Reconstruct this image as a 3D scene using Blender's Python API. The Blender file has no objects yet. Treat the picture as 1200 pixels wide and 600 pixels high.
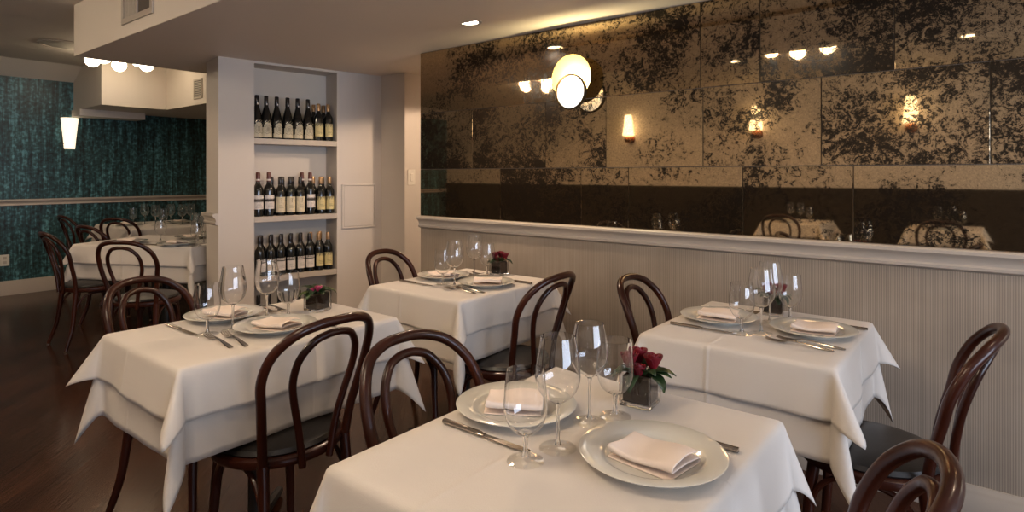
import bpy, bmesh, math, random
from mathutils import Vector, Matrix
random.seed(7)
PI = math.pi
R = math.radians
SC = bpy.context.scene
C = SC.collection

# ------------------------------------------------------------------ camera
cd = bpy.data.cameras.new('camera')
cd.lens, cd.sensor_width, cd.sensor_fit = 21.0, 36.0, 'HORIZONTAL'
cd.shift_y = -95.0 / 1200.0
cd.clip_start = 0.02
cam = bpy.data.objects.new('camera', cd)
cam.location = (0, 0, 1.30)
cam.rotation_euler = (PI / 2, 0, math.asin(0.62383))
C.objects.link(cam)
SC.camera = cam

# ------------------------------------------------------------------ exposure, world, main lights
SC.view_settings.view_transform = 'Standard'
SC.view_settings.look = 'None'
SC.view_settings.gamma = 1.0
SC.view_settings.use_curve_mapping = False
SC.view_settings.exposure = 0.2
w = bpy.data.worlds.new('world')
SC.world = w
w.use_nodes = True
w.node_tree.nodes['Background'].inputs[0].default_value = (1.0, 0.86, 0.72, 1)
w.node_tree.nodes['Background'].inputs[1].default_value = 0.16

def lamp(kind, name, loc, energy, color, size=0.1, rot=(0, 0, 0), sy=None, spot=None, blend=0.15):
    d = bpy.data.lights.new(name, kind)
    d.energy, d.color = energy, color
    if kind == 'AREA':
        d.shape = 'RECTANGLE' if sy else 'DISK'
        d.size = size
        if sy: d.size_y = sy
    else:
        d.shadow_soft_size = size
    if kind == 'SPOT':
        d.spot_size, d.spot_blend = spot, blend
    o = bpy.data.objects.new(name, d)
    o.location, o.rotation_euler = loc, rot
    C.objects.link(o)
    return o

WARM = (1.0, 0.72, 0.50)
COOL = (0.70, 0.80, 1.0)
# daylight through the street window in the wall to the right (x = 3.2)
lamp('AREA', 'daylight', (3.12, 0.6, 1.30), 122, COOL, 3.4, (0, PI / 2, 0), 1.0)
bpy.data.lights['daylight'].size, bpy.data.lights['daylight'].size_y = 1.2, 3.4
# ------------------------------------------------------------------ material helpers
def new_mat(name):
    m = bpy.data.materials.new(name)
    m.use_nodes = True
    nt = m.node_tree
    return m, nt, nt.nodes['Principled BSDF']

def mat(name, col, rough=0.5, metal=0.0, spec=0.5, coat=0.0, bump=None, var=None):
    m, nt, b = new_mat(name)
    b.inputs['Base Color'].default_value = (*col, 1)
    b.inputs['Roughness'].default_value = rough
    b.inputs['Metallic'].default_value = metal
    b.inputs['Specular IOR Level'].default_value = spec
    b.inputs['Coat Weight'].default_value = coat
    b.inputs['Coat Roughness'].default_value = 0.08
    tc = nt.nodes.new('ShaderNodeTexCoord')
    if bump:
        n = nt.nodes.new('ShaderNodeTexNoise')
        n.inputs['Scale'].default_value = bump[0]
        n.inputs['Detail'].default_value = 4
        bp = nt.nodes.new('ShaderNodeBump')
        bp.inputs['Strength'].default_value = bump[1]
        bp.inputs['Distance'].default_value = 0.004
        nt.links.new(tc.outputs['Object'], n.inputs['Vector'])
        nt.links.new(n.outputs['Fac'], bp.inputs['Height'])
        nt.links.new(bp.outputs['Normal'], b.inputs['Normal'])
    if var:
        n = nt.nodes.new('ShaderNodeTexNoise')
        n.inputs['Scale'].default_value = var[0]
        n.inputs['Detail'].default_value = 5
        mp = nt.nodes.new('ShaderNodeMapping')
        mp.inputs['Scale'].default_value = var[2] if len(var) > 2 else (1, 1, 1)
        r = nt.nodes.new('ShaderNodeValToRGB')
        r.color_ramp.elements[0].position, r.color_ramp.elements[1].position = 0.3, 0.7
        r.color_ramp.elements[0].color = (*[c * (1 - var[1]) for c in col], 1)
        r.color_ramp.elements[1].color = (*[min(1, c * (1 + var[1])) for c in col], 1)
        nt.links.new(tc.outputs['Object'], mp.inputs['Vector'])
        nt.links.new(mp.outputs['Vector'], n.inputs['Vector'])
        nt.links.new(n.outputs['Fac'], r.inputs['Fac'])
        nt.links.new(r.outputs['Color'], b.inputs['Base Color'])
    return m

def emit(name, col, strength):
    m, nt, b = new_mat(name)
    b.inputs['Base Color'].default_value = (0.8, 0.78, 0.72, 1)
    b.inputs['Emission Color'].default_value = (*col, 1)
    b.inputs['Emission Strength'].default_value = strength
    return m

M = {}
M['paint'] = mat('wall_paint', (0.58, 0.525, 0.465), 0.6, bump=(60, 0.05))
M['soffit'] = mat('soffit_paint', (0.74, 0.66, 0.57), 0.6, bump=(60, 0.04))
M['ceil'] = mat('ceiling_paint', (0.70, 0.63, 0.545), 0.65, bump=(40, 0.04))
M['trim'] = mat('trim_paint', (0.47, 0.41, 0.345), 0.35)
M['dado'] = mat('dark_dado', (0.012, 0.007, 0.005), 0.4, spec=0.3)
M['wood'] = mat('bentwood', (0.034, 0.0082, 0.004), 0.3, spec=0.25, coat=0.18, var=(9, 0.45, (1, 1, 0.4)))
M['leather'] = mat('black_leather', (0.012, 0.010, 0.009), 0.36, bump=(220, 0.12))
M['iron'] = mat('black_iron', (0.010, 0.009, 0.008), 0.45)
M['ply'] = mat('table_board', (0.20, 0.13, 0.08), 0.6)
M['china'] = mat('china', (0.64, 0.62, 0.55), 0.10, coat=0.5)
M['napkin'] = mat('napkin', (0.80, 0.68, 0.59), 0.85, bump=(500, 0.15))
M['steel'] = mat('steel', (0.42, 0.37, 0.32), 0.20, metal=1.0)
M['brass'] = mat('brass', (0.62, 0.42, 0.16), 0.28, metal=1.0)
M['copper'] = mat('copper', (0.42, 0.17, 0.07), 0.25, metal=1.0)
M['chrome'] = mat('glide_metal', (0.7, 0.66, 0.6), 0.2, metal=1.0)
M['bottle'] = mat('bottle_glass', (0.006, 0.006, 0.005), 0.07, spec=0.7)
M['foil_black'] = mat('foil_black', (0.015, 0.011, 0.011), 0.25)
M['foil_gold'] = mat('foil_gold', (0.42, 0.25, 0.12), 0.3, metal=0.6)
M['foil_red'] = mat('foil_red', (0.10, 0.022, 0.016), 0.3)
M['lab_cream'] = mat('label_cream', (0.60, 0.52, 0.36), 0.6, var=(40, 0.12))
M['lab_white'] = mat('label_white', (0.66, 0.60, 0.55), 0.6)
M['lab_yellow'] = mat('label_yellow', (0.60, 0.50, 0.24), 0.6, var=(40, 0.15))
M['ink'] = mat('label_ink', (0.05, 0.04, 0.035), 0.6)
M['rose'] = mat('rose_petal', (0.15, 0.004, 0.010), 0.5, var=(30, 0.4))
M['pink'] = mat('pink_petal', (0.45, 0.05, 0.12), 0.5, var=(30, 0.3))
M['leaf'] = mat('leaf', (0.022, 0.045, 0.012), 0.35, var=(25, 0.5))
M['leaf2'] = mat('leaf_light', (0.09, 0.12, 0.035), 0.4, var=(25, 0.4))
M['soil'] = mat('vase_lining', (0.026, 0.013, 0.006), 0.8, spec=0.1, var=(45, 0.5), bump=(80, 0.4))
M['white'] = mat('white_plastic', (0.70, 0.66, 0.58), 0.35)
M['dark'] = mat('dark_slot', (0.02, 0.018, 0.015), 0.7)
M['vent'] = mat('vent_paint', (0.50, 0.45, 0.38), 0.45)
M['ventback'] = mat('vent_back', (0.10, 0.08, 0.065), 0.8)
M['opal'] = emit('opal_glass', (1.0, 0.95, 0.88), 1.6)
M['globe'] = emit('globe_glass', (1.0, 0.82, 0.58), 10)
M['globe_bright'] = emit('globe_glass_bright', (1.0, 0.82, 0.60), 46)
M['dish'] = mat('pale_brass_dish', (0.42, 0.31, 0.11), 0.45)
M['bronze'] = mat('dark_bronze_rim', (0.05, 0.032, 0.012), 0.4, metal=0.7)
M['shade'] = emit('sconce_shade', (1.0, 0.82, 0.58), 1.25)
M['crystal'] = emit('crystal_shade', (1.0, 0.80, 0.52), 5.0)
M['down'] = emit('downlight_lens', (1.0, 0.90, 0.72), 14)
M['moss'] = mat('moss', (0.02, 0.03, 0.01), 0.8)

def m_glass_thin():
    m = bpy.data.materials.new('thin_glass'); m.use_nodes = True
    nt = m.node_tree; nt.nodes.clear()
    o = nt.nodes.new('ShaderNodeOutputMaterial')
    t = nt.nodes.new('ShaderNodeBsdfTransparent'); t.inputs[0].default_value = (0.985, 0.985, 0.98, 1)
    g = nt.nodes.new('ShaderNodeBsdfGlossy'); g.inputs['Roughness'].default_value = 0.02
    g.inputs[0].default_value = (1, 1, 1, 1)
    lw = nt.nodes.new('ShaderNodeLayerWeight'); lw.inputs[0].default_value = 0.5
    p = nt.nodes.new('ShaderNodeMath'); p.operation = 'POWER'; p.inputs[1].default_value = 3.6
    ma = nt.nodes.new('ShaderNodeMath'); ma.operation = 'MULTIPLY_ADD'
    ma.inputs[1].default_value = 0.70; ma.inputs[2].default_value = 0.035
    mx = nt.nodes.new('ShaderNodeMixShader')
    nt.links.new(lw.outputs['Facing'], p.inputs[0]); nt.links.new(p.outputs[0], ma.inputs[0])
    nt.links.new(ma.outputs[0], mx.inputs[0]); nt.links.new(t.outputs[0], mx.inputs[1])
    nt.links.new(g.outputs[0], mx.inputs[2]); nt.links.new(mx.outputs[0], o.inputs[0])
    return m
M['glass'] = m_glass_thin()
m, nt, b = new_mat('solid_glass')
b.inputs['Base Color'].default_value = (1, 1, 1, 1); b.inputs['Roughness'].default_value = 0.0
b.inputs['Transmission Weight'].default_value = 1.0; b.inputs['IOR'].default_value = 1.47
M['solidglass'] = m

def m_cloth(name, col):
    m, nt, b = new_mat(name)
    b.inputs['Base Color'].default_value = (*col, 1)
    b.inputs['Roughness'].default_value = 0.8
    b.inputs['Sheen Weight'].default_value = 0.15
    tc = nt.nodes.new('ShaderNodeTexCoord')
    n1 = nt.nodes.new('ShaderNodeTexNoise'); n1.inputs['Scale'].default_value = 5.0; n1.inputs['Detail'].default_value = 3
    n2 = nt.nodes.new('ShaderNodeTexNoise'); n2.inputs['Scale'].default_value = 420
    ad = nt.nodes.new('ShaderNodeMath'); ad.operation = 'MULTIPLY_ADD'; ad.inputs[1].default_value = 0.08
    bp = nt.nodes.new('ShaderNodeBump'); bp.inputs['Strength'].default_value = 0.35; bp.inputs['Distance'].default_value = 0.012
    nt.links.new(tc.outputs['Object'], n1.inputs['Vector']); nt.links.new(tc.outputs['Object'], n2.inputs['Vector'])
    nt.links.new(n2.outputs['Fac'], ad.inputs[0]); nt.links.new(n1.outputs['Fac'], ad.inputs[2])
    nt.links.new(ad.outputs[0], bp.inputs['Height']); nt.links.new(bp.outputs['Normal'], b.inputs['Normal'])
    return m
M['cloth'] = m_cloth('table_linen', (0.61, 0.555, 0.49))

def m_stripes():
    m, nt, b = new_mat('striped_wallpaper')
    tc = nt.nodes.new('ShaderNodeTexCoord')
    mp = nt.nodes.new('ShaderNodeMapping'); mp.inputs['Scale'].default_value = (1, 1, 0.02)
    n = nt.nodes.new('ShaderNodeTexNoise'); n.inputs['Scale'].default_value = 110; n.inputs['Detail'].default_value = 2
    wv = nt.nodes.new('ShaderNodeTexWave'); wv.bands_direction = 'X'; wv.inputs['Scale'].default_value = 40
    wv.inputs['Distortion'].default_value = 0.6
    mx = nt.nodes.new('ShaderNodeMix'); mx.data_type = 'FLOAT'; mx.inputs[0].default_value = 0.5
    n3 = nt.nodes.new('ShaderNodeTexNoise'); n3.inputs['Scale'].default_value = 3.0; n3.inputs['Detail'].default_value = 5
    r = nt.nodes.new('ShaderNodeValToRGB')
    r.color_ramp.elements[0].position, r.color_ramp.elements[1].position = 0.25, 0.8
    r.color_ramp.elements[0].color = (0.245, 0.197, 0.150, 1)
    r.color_ramp.elements[1].color = (0.39, 0.325, 0.255, 1)
    r3 = nt.nodes.new('ShaderNodeMapRange'); r3.inputs[1].default_value = 0.3; r3.inputs[2].default_value = 0.7
    r3.inputs[3].default_value = 0.82; r3.inputs[4].default_value = 1.1
    ml = nt.nodes.new('ShaderNodeVectorMath'); ml.operation = 'SCALE'
    nt.links.new(tc.outputs['Object'], mp.inputs['Vector']); nt.links.new(mp.outputs[0], n.inputs['Vector'])
    nt.links.new(mp.outputs[0], wv.inputs['Vector']); nt.links.new(tc.outputs['Object'], n3.inputs['Vector'])
    nt.links.new(n.outputs['Fac'], mx.inputs[2]); nt.links.new(wv.outputs['Fac'], mx.inputs[3])
    nt.links.new(mx.outputs[0], r.inputs['Fac']); nt.links.new(n3.outputs['Fac'], r3.inputs[0])
    nt.links.new(r.outputs['Color'], ml.inputs[0]); nt.links.new(r3.outputs[0], ml.inputs['Scale'])
    nt.links.new(ml.outputs[0], b.inputs['Base Color'])
    b.inputs['Roughness'].default_value = 0.55
    return m
M['stripe'] = m_stripes()

def m_green():
    m, nt, b = new_mat('teal_wallpaper')
    tc = nt.nodes.new('ShaderNodeTexCoord')
    mp = nt.nodes.new('ShaderNodeMapping'); mp.inputs['Scale'].default_value = (1, 1, 0.07)
    n = nt.nodes.new('ShaderNodeTexNoise'); n.inputs['Scale'].default_value = 26; n.inputs['Detail'].default_value = 6
    n.inputs['Roughness'].default_value = 0.7
    n2 = nt.nodes.new('ShaderNodeTexNoise'); n2.inputs['Scale'].default_value = 32; n2.inputs['Detail'].default_value = 4
    mx = nt.nodes.new('ShaderNodeMix'); mx.data_type = 'FLOAT'; mx.inputs[0].default_value = 0.4
    r = nt.nodes.new('ShaderNodeValToRGB')
    e = r.color_ramp.elements
    e[0].position, e[0].color = 0.40, (0.008, 0.014, 0.013, 1)
    e[1].position, e[1].color = 0.66, (0.16, 0.40, 0.45, 1)
    k = e.new(0.52); k.color = (0.030, 0.085, 0.090, 1)
    nt.links.new(tc.outputs['Object'], mp.inputs['Vector']); nt.links.new(mp.outputs[0], n.inputs['Vector'])
    nt.links.new(tc.outputs['Object'], n2.inputs['Vector'])
    nt.links.new(n.outputs['Fac'], mx.inputs[2]); nt.links.new(n2.outputs['Fac'], mx.inputs[3])
    nt.links.new(mx.outputs[0], r.inputs['Fac']); nt.links.new(r.outputs['Color'], b.inputs['Base Color'])
    b.inputs['Roughness'].default_value = 0.38
    bp = nt.nodes.new('ShaderNodeBump'); bp.inputs['Strength'].default_value = 0.4; bp.inputs['Distance'].default_value = 0.004
    nt.links.new(mx.outputs[0], bp.inputs['Height']); nt.links.new(bp.outputs['Normal'], b.inputs['Normal'])
    return m
M['green'] = m_green()

def m_floor():
    m, nt, b = new_mat('walnut_floor')
    tc = nt.nodes.new('ShaderNodeTexCoord')
    mp = nt.nodes.new('ShaderNodeMapping'); mp.inputs['Rotation'].default_value = (0, 0, R(45))
    br = nt.nodes.new('ShaderNodeTexBrick'); br.inputs['Scale'].default_value = 1.0
    br.inputs['Brick Width'].default_value = 0.8; br.inputs['Row Height'].default_value = 0.09
    br.inputs['Mortar Size'].default_value = 0.0015
    br.inputs['Color1'].default_value = (0.046, 0.016, 0.007, 1); br.inputs['Color2'].default_value = (0.030, 0.010, 0.0045, 1)
    br.inputs['Mortar'].default_value = (0.006, 0.004, 0.003, 1)
    m2 = nt.nodes.new('ShaderNodeMapping'); m2.inputs['Scale'].default_value = (2, 26, 2)
    n = nt.nodes.new('ShaderNodeTexNoise'); n.inputs['Scale'].default_value = 2.5; n.inputs['Detail'].default_value = 6
    mr = nt.nodes.new('ShaderNodeMapRange'); mr.inputs[1].default_value = 0.3; mr.inputs[2].default_value = 0.7
    mr.inputs[3].default_value = 0.55; mr.inputs[4].default_value = 1.6
    ml = nt.nodes.new('ShaderNodeVectorMath'); ml.operation = 'SCALE'
    nt.links.new(tc.outputs['Object'], mp.inputs['Vector']); nt.links.new(mp.outputs[0], br.inputs['Vector'])
    nt.links.new(mp.outputs[0], m2.inputs['Vector']); nt.links.new(m2.outputs[0], n.inputs['Vector'])
    nt.links.new(n.outputs['Fac'], mr.inputs[0]); nt.links.new(br.outputs['Color'], ml.inputs[0])
    nt.links.new(mr.outputs[0], ml.inputs['Scale']); nt.links.new(ml.outputs[0], b.inputs['Base Color'])
    b.inputs['Roughness'].default_value = 0.2; b.inputs['Specular IOR Level'].default_value = 0.4
    b.inputs['Specular Tint'].default_value = (1.0, 0.62, 0.40, 1)
    bp = nt.nodes.new('ShaderNodeBump'); bp.inputs['Strength'].default_value = 0.25; bp.inputs['Distance'].default_value = 0.003
    nt.links.new(n.outputs['Fac'], bp.inputs['Height']); nt.links.new(bp.outputs['Normal'], b.inputs['Normal'])
    return m
M['floor'] = m_floor()

def m_mirror():
    m = bpy.data.materials.new('antique_mirror'); m.use_nodes = True
    nt = m.node_tree; nt.nodes.clear()
    out = nt.nodes.new('ShaderNodeOutputMaterial')
    tc = nt.nodes.new('ShaderNodeTexCoord'); oi = nt.nodes.new('ShaderNodeObjectInfo')
    sc = nt.nodes.new('ShaderNodeMath'); sc.operation = 'MULTIPLY'; sc.inputs[1].default_value = 57.0
    ad = nt.nodes.new('ShaderNodeVectorMath'); ad.operation = 'ADD'
    nt.links.new(oi.outputs['Random'], sc.inputs[0]); nt.links.new(tc.outputs['Object'], ad.inputs[0]); nt.links.new(sc.outputs[0], ad.inputs[1])
    def noise(scale, detail, rough, dist=0.0):
        n = nt.nodes.new('ShaderNodeTexNoise'); n.inputs['Scale'].default_value = scale
        n.inputs['Detail'].default_value = detail; n.inputs['Roughness'].default_value = rough
        n.inputs['Distortion'].default_value = dist
        nt.links.new(ad.outputs[0], n.inputs['Vector']); return n
    big = noise(2.8, 3, 0.55, 0.6); fine = noise(110, 8, 0.80, 0.6); mid = noise(22, 8, 0.74, 1.4)
    # spots = fine + mid + big thresholded
    a1 = nt.nodes.new('ShaderNodeMath'); a1.operation = 'MULTIPLY_ADD'; a1.inputs[1].default_value = 0.75
    a2 = nt.nodes.new('ShaderNodeMath'); a2.operation = 'MULTIPLY_ADD'; a2.inputs[1].default_value = 1.0
    nt.links.new(big.outputs['Fac'], a1.inputs[0]); nt.links.new(fine.outputs['Fac'], a1.inputs[2])
    nt.links.new(mid.outputs['Fac'], a2.inputs[0]); nt.links.new(a1.outputs[0], a2.inputs[2])
    rp = nt.nodes.new('ShaderNodeValToRGB')
    rp.color_ramp.elements[0].position, rp.color_ramp.elements[1].position = 0.0, 1.0
    mr = nt.nodes.new('ShaderNodeMapRange'); mr.inputs[1].default_value = 1.425; mr.inputs[2].default_value = 1.51
    a3 = nt.nodes.new('ShaderNodeMath'); a3.operation = 'MULTIPLY_ADD'; a3.inputs[1].default_value = 0.13
    nt.links.new(oi.outputs['Random'], a3.inputs[0]); nt.links.new(a2.outputs[0], a3.inputs[2])
    nt.links.new(a3.outputs[0], mr.inputs[0])
    tone = nt.nodes.new('ShaderNodeMapRange'); tone.inputs[1].default_value = 0.3; tone.inputs[2].default_value = 0.7
    tone.inputs[3].default_value = 0.45; tone.inputs[4].default_value = 1.25
    nt.links.new(fine.outputs['Fac'], tone.inputs[0])
    col = nt.nodes.new('ShaderNodeVectorMath'); col.operation = 'SCALE'; col.inputs[0].default_value = (0.66, 0.50, 0.31)
    nt.links.new(tone.outputs[0], col.inputs['Scale'])
    g = nt.nodes.new('ShaderNodeBsdfGlossy'); g.inputs['Roughness'].default_value = 0.025
    nt.links.new(col.outputs[0], g.inputs[0])
    d = nt.nodes.new('ShaderNodeBsdfDiffuse')
    dc = nt.nodes.new('ShaderNodeVectorMath'); dc.operation = 'SCALE'; dc.inputs[0].default_value = (0.20, 0.14, 0.08)
    nt.links.new(tone.outputs[0], dc.inputs['Scale']); nt.links.new(dc.outputs[0], d.inputs[0])
    mx = nt.nodes.new('ShaderNodeMixShader'); mx.inputs[0].default_value = 0.08
    nt.links.new(g.outputs[0], mx.inputs[1]); nt.links.new(d.outputs[0], mx.inputs[2])
    dk = nt.nodes.new('ShaderNodeBsdfPrincipled'); dk.inputs['Base Color'].default_value = (0.012, 0.008, 0.005, 1)
    dk.inputs['Roughness'].default_value = 0.15; dk.inputs['Specular IOR Level'].default_value = 0.2
    fac = nt.nodes.new('ShaderNodeMath'); fac.operation = 'MULTIPLY'; fac.inputs[1].default_value = 0.97
    nt.links.new(mr.outputs[0], fac.inputs[0])
    m2 = nt.nodes.new('ShaderNodeMixShader')
    nt.links.new(fac.outputs[0], m2.inputs[0]); nt.links.new(mx.outputs[0], m2.inputs[1]); nt.links.new(dk.outputs[0], m2.inputs[2])
    nt.links.new(m2.outputs[0], out.inputs[0])
    return m
M['mirror'] = m_mirror()

# ------------------------------------------------------------------ mesh helpers
def build(name, bm, m, parent=None, smooth=True, loc=None, bevel=None, autosmooth=True):
    me = bpy.data.meshes.new(name)
    bm.normal_update()
    bm.to_mesh(me); bm.free()
    for mm in (m if isinstance(m, (list, tuple)) else [m]):
        me.materials.append(mm)
    if smooth:
        me.polygons.foreach_set('use_smooth', [True] * len(me.polygons))
        if autosmooth: me.set_sharp_from_angle(angle=R(40))
    o = bpy.data.objects.new(name, me)
    C.objects.link(o)
    if parent: o.parent = parent
    if loc: o.location = loc
    if bevel:
        md = o.modifiers.new('bevel', 'BEVEL'); md.width = bevel; md.segments = 2; md.limit_method = 'ANGLE'
    return o

def box(bm, x0, x1, y0, y1, z0, z1, mi=0, M4=None):
    vs = [bm.verts.new((x, y, z)) for x in (x0, x1) for y in (y0, y1) for z in (z0, z1)]
    if M4: 
        for v in vs: v.co = M4 @ v.co
    F = [(0, 1, 3, 2), (4, 6, 7, 5), (0, 4, 5, 1), (2, 3, 7, 6), (0, 2, 6, 4), (1, 5, 7, 3)]
    for f in F:
        fc = bm.faces.new([vs[i] for i in f]); fc.material_index = mi
    return vs

def boxes(*bs):
    bm = bmesh.new()
    for b in bs: box(bm, *b)
    return bm

def lathe(bm, prof, n=32, mi=0, cx=0, cy=0, close=False):
    rings = []
    for r, z in prof:
        if r < 1e-6: rings.append([bm.verts.new((cx, cy, z))])
        else: rings.append([bm.verts.new((cx + r * math.cos(2 * PI * i / n), cy + r * math.sin(2 * PI * i / n), z)) for i in range(n)])
    for a, b in zip(rings, rings[1:]):
        for i in range(n):
            j = (i + 1) % n
            vs = []
            for v in (a[i % len(a)], a[j % len(a)], b[j % len(b)], b[i % len(b)]):
                if v not in vs: vs.append(v)
            if len(vs) > 2:
                f = bm.faces.new(vs); f.material_index = mi
    return rings

def crom(pts, n=6):
    P = [Vector(p) for p in pts]; out = []
    for i in range(len(P) - 1):
        p0 = P[i - 1] if i else P[0] * 2 - P[1]
        p1, p2 = P[i], P[i + 1]
        p3 = P[i + 2] if i + 2 < len(P) else P[-1] * 2 - P[-2]
        for k in range(n):
            t = k / n
            out.append(0.5 * ((2 * p1) + (p2 - p0) * t + (2 * p0 - 5 * p1 + 4 * p2 - p3) * t * t + (3 * p1 - p0 - 3 * p2 + p3) * t ** 3))
    out.append(P[-1]); return out

def tube(bm, pts, rad, n=10, sub=6, mi=0):
    P = crom(pts, sub) if sub else [Vector(p) for p in pts]
    m = len(P); rr = rad if callable(rad) else (lambda t: rad)
    prev = None; rings = []
    for i, p in enumerate(P):
        t = (P[min(i + 1, m - 1)] - P[max(i - 1, 0)]).normalized()
        if prev is None:
            a = Vector((0, 0, 1)) if abs(t.z) < 0.9 else Vector((1, 0, 0))
            nrm = (a - t * a.dot(t)).normalized()
        else:
            nrm = (prev - t * prev.dot(t)).normalized()
        prev = nrm; bn = t.cross(nrm); r = rr(i / (m - 1))
        rings.append([bm.verts.new(p + (nrm * math.cos(2 * PI * k / n) + bn * math.sin(2 * PI * k / n)) * r) for k in range(n)])
    for a, b in zip(rings, rings[1:]):
        for k in range(n):
            j = (k + 1) % n
            f = bm.faces.new((a[k], a[j], b[j], b[k])); f.material_index = mi
    for rg, flip in ((rings[0], True), (rings[-1], False)):
        f = bm.faces.new(rg[::-1] if flip else rg); f.material_index = mi

def thing(name, label, cat, loc=(0, 0, 0), rz=0.0, group=None):
    o = bpy.data.objects.new(name, None); C.objects.link(o)
    o.empty_display_size = 0.1
    o.location = loc; o.rotation_euler = (0, 0, rz)
    return tag(o, label, cat, group)

def tag(o, label, cat, group=None):
    o['label'], o['category'] = label, cat
    if group: o['group'] = group
    return o

def struct(name, bm, m, smooth=False, **k):
    o = build(name, bm, m, smooth=smooth, **k)
    o['kind'] = 'structure'
    return o

def dup(root, loc, rz, label, group=None):
    r = root.copy(); C.objects.link(r)
    r.location = loc; r.rotation_euler = (0, 0, rz); r['label'] = label
    if group: r['group'] = group
    for ch in list(root.children):
        c = ch.copy(); C.objects.link(c); c.parent = r
        for g in list(ch.children):
            d = g.copy(); C.objects.link(d); d.parent = c
    return r

class Proto:
    """first use hands out the prototype itself, later ones copies"""
    def __init__(self, maker): self.maker, self.p, self.used = maker, None, False
    def put(self, loc, rz, label, group=None):
        if self.p is None: self.p = self.maker()
        if not self.used:
            self.used = True; r = self.p
            r.location, r.rotation_euler = loc, (0, 0, rz); r['label'] = label
            if group: r['group'] = group
            return r
        return dup(self.p, loc, rz, label, group)

# ------------------------------------------------------------------ the room
XL, XR, YN, YF = -8.29, 3.2, -2.6, 4.4      # green wall, street wall, wall behind the camera, far wall
ZL, ZH = 2.153, 2.523                         # lowered ceiling, upper ceiling
YM = 2.88                                     # mirror wall
struct('floor', boxes((XL - 0.2, XR + 0.2, YN - 0.2, YF + 0.2, -0.1, 0)), M['floor'])
struct('ceiling', boxes((XL - 0.2, XR + 0.2, YN - 0.2, YF + 0.2, ZH, ZH + 0.1)), M['ceil'])
# lowered ceiling: a thin board with a strip along the mirror wall set 2 cm higher
struct('ceiling_lowered', boxes((-5.15, XR, 1.394, YF, ZL, ZH)), M['soffit'], bevel=0.004)
bm = bmesh.new()   # the step dies out towards the left
pv = [[bm.verts.new((x, y, z)) for x, z in ((-2.75, ZL - 0.0005), (-1.75, ZL - 0.02), (XR, ZL - 0.02), (XR, ZL - 0.0005))] for y in (1.40, 2.43)]
bm.faces.new(pv[0]); bm.faces.new(pv[1][::-1])
for i in range(4): bm.faces.new((pv[0][i], pv[1][i], pv[1][(i + 1) % 4], pv[0][(i + 1) % 4]))
bmesh.ops.recalc_face_normals(bm, faces=bm.faces)
struct('trim_1', bm, M['soffit'])
bm = bmesh.new()
pv = [[bm.verts.new((x, y, z)) for x, z in ((XL, 2.37), (-7.97, ZH), (XL, ZH))] for y in (YN, 2.24)]
bm.faces.new(pv[0]); bm.faces.new(pv[1][::-1])
for i in range(3): bm.faces.new((pv[0][i], pv[1][i], pv[1][(i + 1) % 3], pv[0][(i + 1) % 3]))
bmesh.ops.recalc_face_normals(bm, faces=bm.faces)
struct('ceiling_cove', bm, M['ceil'])
struct('ceiling_duct', boxes((XL, -7.37, 2.24, 2.88, 2.048, ZH), (XL, -5.16, 2.88, YF, 2.048, ZH)), M['soffit'])
struct('ceiling_ledge', boxes((XL + 0.002, -8.0, 2.22, 2.89, 1.968, 2.047)), M['soffit'], bevel=0.003)
# walls
struct('wall_left', boxes((XL - 0.12, XL, YN - 0.1, YF + 0.1, 0, ZH)), M['green'])
struct('wall_back', boxes((XL, -3.8, YF, YF + 0.1, 0, ZH)), M['paint'])
struct('wall_near', boxes((XL, XR, YN - 0.1, YN, 0, ZH)), M['paint'])
struct('wall_dado_near', boxes((XL, XR, YN, YN + 0.03, 0, 1.10)), M['dado'])
struct('trim_2', boxes((XL, XR, YN, YN + 0.045, 1.10, 1.14)), M['dado'])
struct('wall_mirror', boxes((-3.12, XR, YM, YM + 0.10, 0, ZL)), M['stripe'])
struct('wall_alcove', boxes((-5.2, -3.80, 3.33, YF, 0, ZL)), M['paint'])
struct('wall_passage', boxes((-3.8, -2.0, 4.1, 4.2, 0, ZL)), M['paint'])
# street wall with its window opening
struct('wall_right', boxes((XR, XR + 0.12, YN, -1.2, 0, ZH), (XR, XR + 0.12, 2.4, YM + 0.14, 0, ZH),
                           (XR, XR + 0.12, -1.2, 2.4, 0, 0.66), (XR, XR + 0.12, -1.2, 2.4, 1.96, ZH)), M['paint'])
wf = boxes((XR + 0.02, XR + 0.07, -1.2, 2.4, 0.66, 0.71), (XR + 0.02, XR + 0.07, -1.2, 2.4, 1.91, 1.96))
for y in (-1.2, -0.02, 1.16, 2.35): box(wf, XR + 0.02, XR + 0.07, y, y + 0.05, 0.71, 1.91)
wo = struct('window_1', wf, M['trim'])
build('window_pane', boxes((XR + 0.04, XR + 0.046, -1.18, 2.38, 0.69, 1.93)), M['glass'], wo, smooth=False)

# mouldings
def mould(name, prof, p0, p1, out, m):
    """profile (out, z) swept from p0 to p1 with out = unit direction away from the wall"""
    bm = bmesh.new(); a, b = [], []
    for d, z in prof:
        a.append(bm.verts.new((p0[0] + out[0] * d, p0[1] + out[1] * d, z)))
        b.append(bm.verts.new((p1[0] + out[0] * d, p1[1] + out[1] * d, z)))
    n = len(prof)
    for i in range(n):
        j = (i + 1) % n
        bm.faces.new((a[i], a[j], b[j], b[i]))
    bm.faces.new(a); bm.faces.new(b[::-1])
    bmesh.ops.recalc_face_normals(bm, faces=bm.faces)
    return struct(name, bm, m, smooth=True)
RAIL = [(0, 1.015), (0.034, 1.015), (0.042, 1.008), (0.042, 0.996), (0.034, 0.988), (0.024, 0.98), (0.018, 0.962), (0.018, 0.955), (0.024, 0.949), (0.022, 0.938), (0.008, 0.93), (0, 0.928)]
BASE = [(0, 0.118), (0.008, 0.118), (0.012, 0.105), (0.018, 0.095), (0.018, 0.085), (0.022, 0.08), (0.022, 0.0), (0, 0.0)]
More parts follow.
